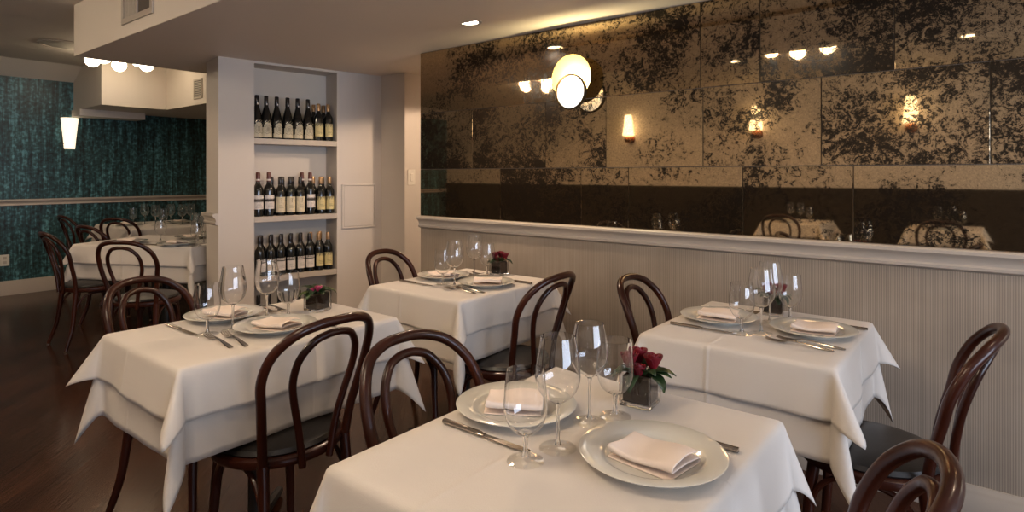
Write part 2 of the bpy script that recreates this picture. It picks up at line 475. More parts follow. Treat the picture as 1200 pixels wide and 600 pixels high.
BASE2 = [(0, 0.155), (0.010, 0.152), (0.014, 0.14), (0.018, 0.13), (0.018, 0.0), (0, 0.0)]
mould('trim_3', RAIL, (-3.12, YM), (XR, YM), (0, -1), M['trim'])
M['base'] = mat('trim_paint_shaded', (0.40, 0.34, 0.275), 0.4)  # trim colour taken darker, the shadow low on the wall painted into it
mould('baseboard_mirror', BASE, (-3.12, YM), (XR, YM), (0, -1), M['base'])
mould('trim_4', [(d, z + 0.02) for d, z in RAIL if z > 0.945], (XL, YN), (XL, YF), (1, 0), M['trim'])
mould('baseboard_left', BASE2, (XL, YN), (XL, YF), (1, 0), M['trim'])

# shelf wall: turned 10 degrees, s runs along it, n into it
SO, SD = Vector((-4.33, 2.04, 0)), Vector((0.174, 0.985, 0)).normalized()
SN = Vector((-SD.y, SD.x, 0))
SM = Matrix(((SD.x, SN.x, 0, SO.x), (SD.y, SN.y, 0, SO.y), (0, 0, 1, 0), (0, 0, 0, 1)))
def sp(s, n, z=0): return SO + SD * s + SN * n + Vector((0, 0, z))
SR = math.atan2(SD.y, SD.x)
S0, S1, DN = 0.249, 0.904, 0.21
bm = bmesh.new()
box(bm, 0, S0, 0, 0.315, 0, ZL, 0, SM)                     # pillar beside the niche
box(bm, S1, 1.31, 0, 0.27, 0, ZL, 0, SM)                  # wall right of it
box(bm, S0, S1, 0, 0.27, 2.135, ZL, 0, SM)                # header
box(bm, S0, S1, DN, 0.27, 0, 2.135, 0, SM)                # back of the niche
struct('wall_shelf', bm, M['paint'])
bm = bmesh.new()
for z in (1.576, 0.985, 0.531, 0.085):
    box(bm, S0 + 0.001, S1 - 0.001, 0.002, DN - 0.001, z - (0.042 if z > 0.2 else 0.085), z, 0, SM)
struct('trim_5', bm, M['trim'], bevel=0.002)
# moulding returned onto the pillar's side
bm = bmesh.new()
pr = [(d * 0.9, z + 0.006) for d, z in RAIL if z > 0.925]
for d0, d1 in (((0.0, 0.31),) ):
    a = [bm.verts.new(sp(-d, d0 - d * 0.0, z)) for d, z in pr]; b = [bm.verts.new(sp(-d, d1, z)) for d, z in pr]
    for i in range(len(pr)):
        j = (i + 1) % len(pr); bm.faces.new((a[i], a[j], b[j], b[i]))
    bm.faces.new(a); bm.faces.new(b[::-1])
bmesh.ops.recalc_face_normals(bm, faces=bm.faces)
struct('trim_6', bm, M['trim'], smooth=True)

# access panel on the shelf wall
t = thing('access_panel', 'square cream access panel in the wall right of the bottle shelves', 'panel', sp(1.1, 0, 0.857), SR)
build('door', boxes((-0.138, 0.138, -0.007, -0.0005, 0.016, 0.35)), M['paint'], t, bevel=0.002)
build('frame', boxes((-0.155, -0.141, -0.011, -0.0005, 0, 0.366), (0.141, 0.155, -0.011, -0.0005, 0, 0.366),
                     (-0.141, 0.141, -0.011, -0.0005, 0, 0.013), (-0.141, 0.141, -0.011, -0.0005, 0.353, 0.366)), M['paint'], t, bevel=0.002)

# light switch and outlet
t = thing('light_switch', 'white light switch plate on the lit edge of the alcove wall by the mirror', 'switch', (-3.80, 3.40, 1.28))
build('plate', boxes((0.0005, 0.006, -0.04, 0.04, -0.065, 0.065)), M['white'], t, bevel=0.002)
build('rocker', boxes((0.006, 0.010, -0.016, 0.016, -0.033, 0.033)), M['white'], t, bevel=0.002)
t = thing('wall_outlet', 'small white outlet cover low on the teal wall behind the far left chair', 'outlet', (XL, 1.62, 0.38))
build('plate', boxes((0.0005, 0.006, -0.04, 0.04, -0.06, 0.06)), M['white'], t, bevel=0.002)
build('socket', boxes((0.006, 0.008, -0.016, 0.016, -0.038, -0.008), (0.006, 0.008, -0.016, 0.016, 0.008, 0.038)), M['vent'], t)

# vents and ceiling speaker
t = thing('air_vent', 'large white return air vent on the face of the lowered ceiling', 'vent', (-3.97, 1.394, 2.228))
build('frame', boxes((-0.235, 0.235, -0.012, -0.0005, 0, 0.035), (-0.235, 0.235, -0.012, -0.0005, 0.225, 0.26),
                     (-0.235, -0.2, -0.012, -0.0005, 0.035, 0.225), (0.2, 0.235, -0.012, -0.0005, 0.035, 0.225),
                     (-0.012, 0.012, -0.012, -0.0005, 0.035, 0.225)), M['trim'], t, bevel=0.002)
build('backing', boxes((-0.2, 0.2, -0.003, -0.0005, 0.035, 0.225)), M['ventback'], t)
bm = bmesh.new()
for k in range(9):
    x = -0.187 + k * 0.0205
    box(bm, x, x + 0.013, -0.010, -0.004, 0.036, 0.224)
build('slat', bm, M['vent'], t)
t = thing('air_vent', 'small slatted air vent high on the boxed duct beside the pillar', 'vent', (-6.56, 2.88, 2.11))
build('frame', boxes((-0.10, 0.10, -0.010, -0.0005, 0, 0.02), (-0.10, 0.10, -0.010, -0.0005, 0.19, 0.21),
                     (-0.10, -0.08, -0.010, -0.0005, 0.02, 0.19), (0.08, 0.10, -0.010, -0.0005, 0.02, 0.19)), M['trim'], t)
build('backing', boxes((-0.08, 0.08, -0.003, -0.0005, 0.02, 0.19)), M['dark'], t)
bm = bmesh.new()
for k in range(9): box(bm, -0.08, 0.08, -0.008, -0.004, 0.024 + k * 0.0185, 0.034 + k * 0.0185)
build('slat', bm, M['vent'], t)
t = thing('ceiling_speaker', 'flat round speaker grille in the upper ceiling at top left', 'speaker', (-6.745, 1.75, ZH))
bm = bmesh.new(); lathe(bm, [(0, -0.012), (0.165, -0.012), (0.178, -0.008), (0.18, -0.0005), (0, -0.0005)], 48); build('grille', bm, M['vent'], t)
bm = bmesh.new(); lathe(bm, [(0.181, -0.0005), (0.181, -0.014), (0.195, -0.012), (0.2, -0.0005)], 48); build('bezel', bm, M['trim'], t)

# ------------------------------------------------------------------ antique mirror panels
ROWS = [
    ('top', 1.727, 2.151, [-3.115, -2.2, -1.93, -1.108, -0.826, -0.30, 0.62, 1.75]),
    ('middle', 1.340, 1.727, [-3.115, -2.62, -2.04, -1.635, -1.095, -0.57, 0.005, 0.85, 1.95]),
    ('bottom', 1.0155, 1.340, [-3.115, -2.385, -1.795, -1.5, -0.905, -0.447, 0.45, 1.60]),
]
NUM = ['first', 'second', 'third', 'fourth', 'fifth', 'sixth', 'seventh', 'eighth']
for rn, z0, z1, xs in ROWS:
    for k, (a, b) in enumerate(zip(xs, xs[1:])):
        o = build('mirror_panel', boxes((a + 0.0015, b - 0.0015, YM - 0.008, YM - 0.0005, z0 + 0.0015, z1 - 0.0015)), M['mirror'], smooth=False, bevel=0.0012)
        tag(o, f'mottled antique mirror panel, {NUM[k]} from the left in the {rn} row', 'mirror', 'antique mirror panels')

# ------------------------------------------------------------------ lights of the room
def downlight(x, y, z, label, energy, visible_group='recessed ceiling downlights'):
    t = thing('downlight', label, 'light', (x, y, z), 0, visible_group)
    bm = bmesh.new(); lathe(bm, [(0.052, -0.0005), (0.052, -0.006), (0.07, -0.005), (0.072, -0.0005)], 32); build('trim_ring', bm, M['trim'], t)
    bm = bmesh.new(); lathe(bm, [(0, -0.002), (0.052, -0.002), (0.052, -0.0005), (0, -0.0005)], 32); build('lens', bm, M['down'], t)
    l = lamp('SPOT', 'downlight_beam', (0, 0, -0.012), energy, WARM, 0.045, (0, 0, 0), spot=R(155), blend=0.12)
    l.parent = t
downlight(-2.26, 2.45, ZL, 'round recessed downlight in the lowered ceiling near the mirror wall', 50)
downlight(0.45, 2.15, ZL - 0.02, 'recessed downlight in the lowered ceiling over the right hand table', 16)
downlight(-0.145, -0.84, ZH, 'recessed downlight in the upper ceiling, reflected at the far right of the mirror', 22)
downlight(-2.13, -0.77, ZH, 'recessed downlight in the upper ceiling, reflected above the mirrored wall lamps', 22)
downlight(-4.1, -0.77, ZH, 'recessed downlight in the upper ceiling, behind the camera to the left', 26)
downlight(-6.4, 0.3, ZH, 'recessed downlight in the upper ceiling of the teal walled end', 60)
downlight(-2.75, 3.60, ZL, 'recessed downlight in the passage behind the mirror wall, out of sight', 80)

# moon shaped wall lamp
t = thing('wall_lamp', 'round brass wall lamp with a glowing white disc on the mirror wall', 'lamp', (-1.825, YM - 0.009, 1.825))
RX = Matrix.Rotation(PI / 2, 4, 'X')
def disc(prof, m, nm, off=(0, 0, 0), n=48):
    bm = bmesh.new(); lathe(bm, prof, n)
    bmesh.ops.transform(bm, matrix=Matrix.Translation(off) @ RX, verts=bm.verts)
    bmesh.ops.recalc_face_normals(bm, faces=bm.faces)
    return build(nm, bm, m, t)
disc([(0, 0), (0.06, 0), (0.06, 0.018), (0.02, 0.022), (0.02, 0.0445), (0, 0.0445)], M['brass'], 'backplate')
dish = disc([(0, 0.046), (0.063, 0.048), (0.112, 0.058), (0.128, 0.066), (0.128, 0.070), (0.108, 0.063), (0.063, 0.053), (0, 0.051)], M['dish'], 'dish', (0.008, 0, 0.018))
disc([(0, 0.094), (0.078, 0.094), (0.090, 0.102), (0.082, 0.112), (0.046, 0.118), (0, 0.12)], M['opal'], 'glass_disc', (0.028, 0, -0.068))
disc([(0.0905, 0.092), (0.096, 0.090), (0.099, 0.110), (0.0905, 0.112)], M['bronze'], 'rim', (0.028, 0, -0.068))
l = lamp('POINT', 'moon_glow', (0.018, -0.083, 0.008), 10, (1, 0.82, 0.45), 0.006); l.parent = t

# teal wall sconce: tapered opal shade
t = thing('wall_sconce', 'tapered frosted glass wall sconce glowing on the teal wall', 'lamp', (XL, 2.2, 1.60))
bm = bmesh.new()
n = 14; rings = []
for z, r in ((0.0, 0.052), (0.12, 0.062), (0.24, 0.074), (0.355, 0.085)):
    rings.append([bm.verts.new((0.004 + 1.05 * r * math.sin(PI * i / n), -r * math.cos(PI * i / n), z)) for i in range(n + 1)])
for a, b in zip(rings, rings[1:]):
    for i in range(n): bm.faces.new((a[i], a[i + 1], b[i + 1], b[i]))
bm.faces.new(rings[0][::-1])
sh = build('shade', bm, M['shade'], t); md = sh.modifiers.new('s', 'SOLIDIFY'); md.thickness = 0.004
build('clip', boxes((0.0, 0.012, -0.066, -0.05, 0.05, 0.065), (0.0, 0.012, 0.05, 0.066, 0.05, 0.065), (0.0, 0.012, -0.088, -0.074, 0.29, 0.305), (0.0, 0.012, 0.074, 0.088, 0.29, 0.305)), M['dark'], t)

# crystal sconces on the wall behind the camera (seen in the mirror)
def mk_sconce():
    t = thing('wall_sconce', '', 'lamp', (0, 0, 0))
    bm = bmesh.new(); lathe(bm, [(0.088, 0.0), (0.085, 0.01), (0.05, 0.31), (0.045, 0.312), (0.0, 0.312)], 18); lathe(bm, [(0.088, 0.0), (0.0, 0.0)], 18)
    build('shade', bm, M['crystal'], t, loc=(0, 0.11, 0))
    bm = bmesh.new(); lathe(bm, [(0, -0.11), (0.035, -0.105), (0.06, -0.08), (0.066, -0.055), (0.055, -0.025), (0.03, -0.006), (0, -0.004)], 24)
    build('ball', bm, M['copper'], t, loc=(0, 0.11, 0))
    build('arm', boxes((-0.012, 0.012, 0.0, 0.11, -0.067, -0.043)), M['copper'], t)
    bm = bmesh.new(); lathe(bm, [(0, 0), (0.06, 0), (0.055, 0.016), (0, 0.02)], 24)
    bmesh.ops.transform(bm, matrix=Matrix.Rotation(-PI / 2, 4, 'X'), verts=bm.verts)
    build('backplate', bm, M['copper'], t, loc=(0, 0.0, -0.055))
    return t
SCN = Proto(mk_sconce)
for x, lab in ((-0.70, 'crystal wall sconce on the wall facing the mirror, reflected furthest right'),
               (-2.42, 'crystal wall sconce on the wall facing the mirror, middle reflection'),
               (-4.30, 'crystal wall sconce on the wall facing the mirror, reflected just right of the moon lamp')):
    SCN.put((x, YN + 0.001, 1.90), 0, lab, 'sconces facing the mirror')

# globe ceiling fixtures
def mk_globes(gm):
    t = thing('ceiling_fixture', '', 'light')
    bm = bmesh.new(); lathe(bm, [(0, -0.0005), (0.075, -0.0005), (0.075, -0.018), (0.012, -0.024), (0.012, -0.072), (0, -0.072)], 24)
    build('canopy', bm, M['copper'], t)
    for k in range(5):
        a = 2 * PI * k / 5 + 0.35
        x, y = 0.24 * math.cos(a), 0.24 * math.sin(a)
        bm = bmesh.new(); tube(bm, [(0, 0, -0.06), (x * 0.5, y * 0.5, -0.06), (x * 0.77, y * 0.77, -0.075)], 0.009, 8, 4); build('arm', bm, M['copper'], t)
        bm = bmesh.new(); bmesh.ops.create_uvsphere(bm, u_segments=20, v_segments=12, radius=0.066)
        gl = build('globe', bm, gm, t, loc=(x, y, -0.092))
        bm = bmesh.new(); lathe(bm, [(0, 0.0), (0.04, 0.0), (0.045, 0.02), (0.03, 0.03), (0, 0.03)], 16)
        build('cup', bm, M['copper'], gl, loc=(0, 0, 0.045))
    return t
G0 = mk_globes(M['globe']); G0.location = (-6.77, 2.22, ZH); G0['label'] = 'copper ceiling light with round glowing globes beyond the lowered ceiling'
for x, y, lab in ((-1.30, 0.05, 'globe ceiling light reflected at the top of the mirror wall'), (-4.4, -0.35, 'globe ceiling light reflected left of the moon lamp')):
    g1 = mk_globes(M['globe_bright']); g1.location = (x, y, ZH); g1.rotation_euler.z = 0.3; g1['label'] = lab

# ------------------------------------------------------------------ bentwood chair
def back_x(wd, h):
    t = max(0, min(h / 0.25, 1)); t = t * t * (3 - 2 * t)
    xb = -math.sqrt(max(0.0, 0.212 ** 2 - min(abs(wd), 0.205) ** 2))
    return xb * (1 - 0.5 * t) - 0.17 * 0.5 * t - 0.13 * max(0, h / 0.437) ** 1.2
def mk_chair():
    t = thing('dining_chair', '', 'chair')
    bm = bmesh.new()
    lathe(bm, [(0, 0.418), (0.185, 0.418), (0.203, 0.424), (0.208, 0.436), (0.205, 0.448), (0.196, 0.454), (0.188, 0.454), (0, 0.452)], 40)
    build('seat_frame', bm, M['wood'], t)
    bm = bmesh.new()
    lathe(bm, [(0, 0.452), (0.188, 0.452), (0.194, 0.460), (0.186, 0.472), (0.15, 0.480), (0.08, 0.484), (0, 0.485)], 40)
    build('seat_pad', bm, M['leather'], t)
    half = [(0.146, -0.01), (0.158, 0.1), (0.175, 0.2), (0.186, 0.28), (0.174, 0.355), (0.132, 0.41), (0.07, 0.434), (0, 0.439)]
    full = [(-a, b) for a, b in half] + [(a, b) for a, b in half[-2::-1]]
    bm = bmesh.new(); tube(bm, [(back_x(a, b), a, 0.43 + b) for a, b in full], 0.0145, 12, 6); build('back_frame', bm, M['wood'], t)
    half = [(0.048, -0.015), (0.066, 0.1), (0.092, 0.2), (0.106, 0.27), (0.099, 0.335), (0.066, 0.382), (0.03, 0.397), (0, 0.400)]
    full = [(-a, b) for a, b in half] + [(a, b) for a, b in half[-2::-1]]
    bm = bmesh.new(); tube(bm, [(back_x(a, b) + (0.004 if b > 0 else 0), a, 0.43 + b) for a, b in full], 0.0115, 12, 6); build('back_loop', bm, M['wood'], t)
    for s in (-1, 1):
        bm = bmesh.new(); tube(bm, [(back_x(0.146, 0), s * 0.146, 0.44), (-0.166, s * 0.150, 0.32), (-0.186, s * 0.165, 0.16), (-0.232, s * 0.187, 0.008)], lambda q: 0.0185 - 0.006 * q, 10, 5)
        lg = build('leg', bm, M['wood'], t)
        bm = bmesh.new(); lathe(bm, [(0, 0), (0.011, 0), (0.012, 0.008), (0, 0.008)], 12, cx=-0.234, cy=s * 0.188); build('glide', bm, M['chrome'], lg)
        bm = bmesh.new(); tube(bm, [(0.128, s * 0.122, 0.43), (0.140, s * 0.132, 0.32), (0.150, s * 0.142, 0.16), (0.168, s * 0.155, 0.008)], lambda q: 0.019 - 0.0065 * q, 10, 5)
        lg = build('leg', bm, M['wood'], t)
        bm = bmesh.new(); lathe(bm, [(0, 0), (0.011, 0), (0.012, 0.008), (0, 0.008)], 12, cx=0.168, cy=s * 0.155); build('glide', bm, M['chrome'], lg)
        bm = bmesh.new(); tube(bm, [(0.143, s * 0.134, 0.235), (0.125, s * 0.140, 0.33), (0.075, s * 0.145, 0.392), (-0.01, s * 0.146, 0.409), (-0.09, s * 0.146, 0.392), (-0.145, s * 0.150, 0.33), (-0.172, s * 0.155, 0.235)], 0.0088, 8, 5)
        build('leg_brace', bm, M['wood'], t)
    bm = bmesh.new(); tube(bm, [(0.143, -0.134, 0.235), (0.145, -0.115, 0.33), (0.138, -0.07, 0.392), (0.13, 0, 0.409), (0.138, 0.07, 0.392), (0.145, 0.115, 0.33), (0.143, 0.134, 0.235)], 0.0088, 8, 5)
    build('leg_brace', bm, M['wood'], t)
    return t
CH = Proto(mk_chair)
G = 'bentwood dining chairs'
for x, y, a, lab in (
    (-2.42, 1.049, 18, 'bentwood chair tucked at the left end of the table nearest the bottle shelves'),
    (-1.834, 1.06, 182, 'whole bentwood chair with black pad in front of the left table'),
    (-0.896, 1.051, -1.5, 'bentwood chair on the far left side of the foreground table'),
    (-0.361, 1.031, 189, 'bentwood chair back cut off at the bottom right corner'),
    (-0.289, 2.136, 179.4, 'bentwood chair by the striped wall at the right of the right table'),
    (-0.870, 2.286, 4.5, 'bentwood chair against the striped wall, left end of the right table'),
    (-1.745, 2.127, 181.3, 'bentwood chair at the right of the middle table under the mirror'),
    (-2.358, 2.22, 11.4, 'bentwood chair at the alcove end of the middle table'),
    (-4.56, 1.66, 130, 'bentwood chair in front of the nearer back room table beside the pillar'),
    (-5.46, 1.60, 92, 'full length bentwood chair standing furthest left on open floor'),
    (-7.60, 2.25, 95, 'bentwood chair nearest the teal wall, mostly behind another chair'),
    (-5.99, 1.97, 105, 'bentwood chair between the far left chair and the white cloth corner'),
    (-6.88, 2.38, 130, 'bentwood chair in front of the furthest table in the back room'),
): CH.put((x, y, 0), R(a), lab, G)
for x, y, a, lab in ((-0.35, -1.30, -90, 'bentwood chair behind the camera, seen in the mirror at far right'),
                     (-1.75, -1.30, -90, 'bentwood chair behind the camera, seen in the mirror near its middle')):
    CH.put((x, y, 0), R(a), lab, G)

# ------------------------------------------------------------------ tables and cloths
def cloth(name, a, b, h, z, seed, loc, rz, label, group, R0=0.014, th0=5, A=27, wav=0.010):
    rnd = random.Random(seed)
    ph = [rnd.uniform(0, 6.28) for _ in range(8)]; Aj = [A * rnd.uniform(0.8, 1.2) for _ in range(4)]
    nu, nd = 22, 14
    def axis(half):
        return [-half - h * (1 - i / nd) for i in range(nd)] + [-half + 2 * half * i / nu for i in range(nu)] + [half + h * i / nd for i in range(nd + 1)]
    u0, v0 = -0.065, 0.03
    U = sorted(axis(a) + [u0 - 0.005, u0, u0 + 0.005]); V = sorted(axis(b) + [v0 - 0.005, v0, v0 + 0.005])
    bm = bmesh.new(); grid = []
    for u in U:
        row = []
        for v in V:
            p, q = max(0, abs(u) - a), max(0, abs(v) - b)
            su, sv = (1 if u > 0 else -1), (1 if v > 0 else -1)
            r = math.hypot(p, q)
            bx, by = max(-a, min(a, u)), max(-b, min(b, v))
            cr = 0.0016 if abs(u - u0) < 1e-6 or abs(v - v0) < 1e-6 else 0.0
            if r < 1e-9:
                row.append(bm.verts.new((bx, by, z + cr * 0.6))); continue
            if p > 0 and q > 0:
                f = math.degrees(math.atan2(q, p)); tt = (f - 45) / 45
                th = R(th0 + Aj[(su > 0) * 2 + (sv > 0)] * (1 - abs(tt)) ** 0.9)
                psi = R(45 + 45 * math.copysign(abs(tt) ** 0.8, tt)) if abs(tt) > 1e-6 else R(45)
                dx, dy = math.cos(psi) * su, math.sin(psi) * sv
                wv = 0
            elif p > 0:
                th = R(th0); dx, dy = su, 0
                e = max(0, 1 - abs(v) / b) ** 0.4
                wv = wav * e * (math.sin(v * 11 + ph[0] + su) + 0.6 * math.sin(v * 23 + ph[1] + su * 2)) * (r / h) ** 1.4
            else:
                th = R(th0); dx, dy = 0, sv
                e = max(0, 1 - abs(u) / a) ** 0.4
                wv = wav * e * (math.sin(u * 11 + ph[2] + sv) + 0.6 * math.sin(u * 23 + ph[3] + sv * 2)) * (r / h) ** 1.4
            wv += cr * 1.5
            beta = PI / 2 - th; al = min(r / R0, beta)
            out = R0 * math.sin(al) + max(0, r - R0 * beta) * math.sin(th) + wv
            dn = R0 * (1 - math.cos(al)) + max(0, r - R0 * beta) * math.cos(th)
            row.append(bm.verts.new((bx + dx * out, by + dy * out, z - dn)))
        grid.append(row)
    for i in range(len(U) - 1):
        for j in range(len(V) - 1):
            bm.faces.new((grid[i][j], grid[i + 1][j], grid[i + 1][j + 1], grid[i][j + 1]))
    o = build(name, bm, M['cloth'], autosmooth=False)
    o.location = loc; o.rotation_euler = (0, 0, rz)
    md = o.modifiers.new('thickness', 'SOLIDIFY'); md.thickness = 0.0014; md.offset = -1
    return tag(o, label, 'tablecloth', group)

def table(cx, cy, a, b, rz, desc, seed, d1=0.155, d2=0.275, A1=25, double=True):
    t = thing('dining_table', f'pedestal table under white cloths, {desc}', 'table', (cx, cy, 0), rz, 'cloth covered dining tables')
    aa, bb = a - 0.014, b - 0.014
    build('tabletop', boxes((-aa, aa, -bb, bb, 0.722, 0.752)), M['ply'], t, bevel=0.006)
    bm = bmesh.new(); lathe(bm, [(0, 0.03), (0.045, 0.03), (0.036, 0.07), (0.034, 0.66), (0.05, 0.70), (0.14, 0.712), (0.14, 0.72), (0, 0.72)], 24); build('column', bm, M['iron'], t)
    bm = bmesh.new()
    for k in range(4):
        an = PI / 4 + k * PI / 2; c, s = math.cos(an), math.sin(an); L = 0.27
        tube(bm, [(0.03 * c, 0.03 * s, 0.055), (0.5 * L * c, 0.5 * L * s, 0.04), (L * c, L * s, 0.02)], lambda q: 0.024 - 0.008 * q, 8, 4)
    build('base', bm, M['iron'], t)
    cloth('undercloth', a - 0.006, b - 0.006, d2, 0.7545, seed, (cx, cy, 0), rz, f'long white undercloth hanging below the top cloth, {desc}', 'white tablecloths', th0=1.5, A=14, wav=0.005)
    if double:
        cloth('tablecloth', a, b, d1, 0.7585, seed + 50, (cx, cy, 0), rz, f'white top tablecloth with pointed corners, {desc}', 'white tablecloths', th0=7, A=A1, wav=0.008)
ZT = 0.7595
T = {'L': (-2.06, 1.115, 0.288, 0.385), 'F': (-0.66, 1.03, 0.296, 0.367), 'M': (-2.07, 2.20, 0.296, 0.342), 'R': (-0.635, 2.21, 0.292, 0.328)}
D = {'L': 'left table by the bottle shelves', 'F': 'foreground table', 'M': 'middle table below the moon lamp', 'R': 'right table by the striped wall',
     'B1': 'back room table beside the pillar', 'B2': 'furthest table at the teal wall', 'N1': 'table behind camera, far right reflection', 'N2': 'table behind camera, middle reflection'}
for i, k in enumerate('LFMR'): table(*T[k], 0, D[k], 10 + i, A1=15 if k == 'F' else 25)
table(-5.30, 2.075, 0.525, 0.355, R(26.8), D['B1'], 21)
table(-7.15, 2.68, 0.50, 0.40, 0, D['B2'], 22)
table(-0.35, -1.80, 0.30, 0.36, 0, D['N1'], 23)
table(-1.75, -1.80, 0.30, 0.36, 0, D['N2'], 24)

# ------------------------------------------------------------------ tableware
def mk_plate():
    t = thing('dinner_plate', '', 'plate')
    bm = bmesh.new()
    lathe(bm, [(0, 0.0035), (0.070, 0.0035), (0.074, 0.0), (0.080, 0.0), (0.084, 0.0045), (0.096, 0.0125), (0.136, 0.0205), (0.1375, 0.0222), (0.1355, 0.0232), (0.101, 0.0160), (0.0965, 0.0150), (0.090, 0.0100), (0.084, 0.0072), (0.078, 0.0065), (0, 0.0065)], 64)
    o = build('dish', bm, M['china'], t); return t
PL = Proto(mk_plate)

def mk_napkin(seed):
    rnd = random.Random(seed)
    def mk():
        t = thing('napkin', '', 'napkin')
        path = [(-0.048, 0.0015), (0.046, 0.0015)]
        for k in range(1, 8): a = -PI / 2 + PI * k / 8; path.append((0.046 + 0.0055 * math.cos(a), 0.007 + 0.0055 * math.sin(a)))
        path += [(0.046, 0.0125), (-0.040, 0.0125)]
        for k in range(1, 8): a = -PI / 2 - PI * k / 8; path.append((-0.040 + 0.006 * math.cos(a), 0.0185 + 0.006 * math.sin(a)))
        path += [(-0.040, 0.0245), (0.0, 0.0262), (0.040, 0.0245)]
        pp = []
        for (y0, z0), (y1, z1) in zip(path, path[1:]):
            m = max(1, int(math.hypot(y1 - y0, z1 - z0) / 0.012))
            for k in range(m): pp.append((y0 + (y1 - y0) * k / m, z0 + (z1 - z0) * k / m))
        pp.append(path[-1])
        bm = bmesh.new(); N = 16; p1, p2, p3 = rnd.uniform(0, 6), rnd.uniform(0, 6), rnd.uniform(-0.06, 0.06)
        G_ = []
        for i in range(N + 1):
            x = -0.068 + 0.136 * i / N; row = []
            for y, z in pp:
                lift = z / 0.025
                dz = lift * (0.0045 * math.sin(x * 40 + p1) + 0.004 * math.sin(x * 24 + y * 50 + p2)) + 0.008 * lift * (x / 0.068) ** 2 * (0.4 + 0.6 * math.sin(p1)) 
                row.append(bm.verts.new((x + lift * 0.006 + y * p3, y + 0.004 * math.sin(x * 30 + p2) * lift, max(z * 0.5, z + dz))))
            G_.append(row)
        for i in range(N):
            for j in range(len(pp) - 1): bm.faces.new((G_[i][j], G_[i][j + 1], G_[i + 1][j + 1], G_[i + 1][j]))
        o = build('folded_linen', bm, M['napkin'], t, autosmooth=False)
        md = o.modifiers.new('s', 'SOLIDIFY'); md.thickness = 0.0022; md.offset = 0
        md = o.modifiers.new('sub', 'SUBSURF'); md.levels = md.render_levels = 1
        return t
    return mk
NPK = [Proto(mk_napkin(s)) for s in (3, 8, 15)]

def mk_glass(kind):
    def mk():
        t = thing('water_goblet' if kind == 'w' else 'wine_glass', '', 'glass')
        if kind == 'w':   # goblet 0.172 tall
            stem, top = 0.050, 0.172
            prof = [(0.004, 0.050), (0.016, 0.054), (0.027, 0.064), (0.035, 0.080), (0.0388, 0.098), (0.039, 0.112), (0.0375, 0.135), (0.0355, 0.155), (0.0345, 0.172)]
            fr, sr = 0.036, 0.0046
        elif kind == 'r':  # wine glass 0.222 tall, round bowl
            stem, top = 0.088, 0.222
            prof = [(0.003, 0.088), (0.014, 0.093), (0.027, 0.104), (0.037, 0.120), (0.0415, 0.138), (0.0412, 0.156), (0.038, 0.182), (0.034, 0.206), (0.0318, 0.222)]
            fr, sr = 0.0375, 0.0036
        else:              # white wine glass 0.216 tall, slimmer and V shaped below
            stem, top = 0.096, 0.216
            prof = [(0.003, 0.096), (0.011, 0.101), (0.022, 0.111), (0.033, 0.127), (0.037, 0.143), (0.0368, 0.160), (0.034, 0.185), (0.0305, 0.205), (0.029, 0.216)]
            fr, sr = 0.036, 0.0036
        pts = crom([(r * (1.07 if z > stem + 0.006 else 1.0), 0, z) for r, z in prof], 4)
        outer = [(p.x, p.z) for p in pts]
        th = 0.0011
        inner = [(max(0.0, r - th), z + (0.002 if i < 4 else 0.0)) for i, (r, z) in enumerate(outer)]
        bm = bmesh.new(); lathe(bm, [(0, outer[0][1] - 0.001)] + outer + inner[::-1] + [(0, inner[0][1] + 0.001)], 36); build('bowl', bm, M['solidglass'], t)
        bm = bmesh.new(); lathe(bm, [(0.0, stem), (0.0055, stem + 0.0005), (sr, stem - 0.010), (sr * 0.9, stem * 0.5), (sr * 1.05, 0.018), (0.007, 0.008), (0.0, 0.0075)], 16); build('stem', bm, M['solidglass'], t)
        bm = bmesh.new(); lathe(bm, [(0, 0.0012), (fr - 0.004, 0.0006), (fr - 0.001, 0.0), (fr, 0.0008), (fr - 0.001, 0.0020), (fr * 0.6, 0.0030), (0.012, 0.0055), (0.0062, 0.0085), (0.0, 0.0088)], 36); build('foot', bm, M['glass'], t)
        return t
    return mk
GW, GR, GV = Proto(mk_glass('w')), Proto(mk_glass('r')), Proto(mk_glass('v'))

def mk_knife():
    t = thing('table_knife', '', 'knife')   # handle towards -x, blade towards +x, length 0.23
    bm = bmesh.new(); tube(bm, [(-0.115, 0, 0.005), (-0.11, 0, 0.0052), (-0.06, 0, 0.0052), (-0.012, 0, 0.005), (0.0, 0, 0.004)], lambda q: 0.0058 if 0.03 < q < 0.8 else 0.0042, 10, 4)
    for v in bm.verts: v.co.y *= 1.35; v.co.z = 0.005 + (v.co.z - 0.005) * 0.85
    build('handle', bm, M['steel'], t)
    bm = bmesh.new()
    out = [(-0.002, -0.005), (0.03, -0.0075), (0.08, -0.008), (0.105, -0.004), (0.116, 0.004), (0.112, 0.0065), (0.03, 0.0065), (-0.002, 0.005)]
    lo = [bm.verts.new((x, y, 0.0034)) for x, y in out]; hi = [bm.verts.new((x, y, 0.0052)) for x, y in out]
    bm.faces.new(lo[::-1]); bm.faces.new(hi)
    for i in range(len(out)): j = (i + 1) % len(out); bm.faces.new((lo[i], lo[j], hi[j], hi[i]))
    build('blade', bm, M['steel'], t, smooth=False)
    return t
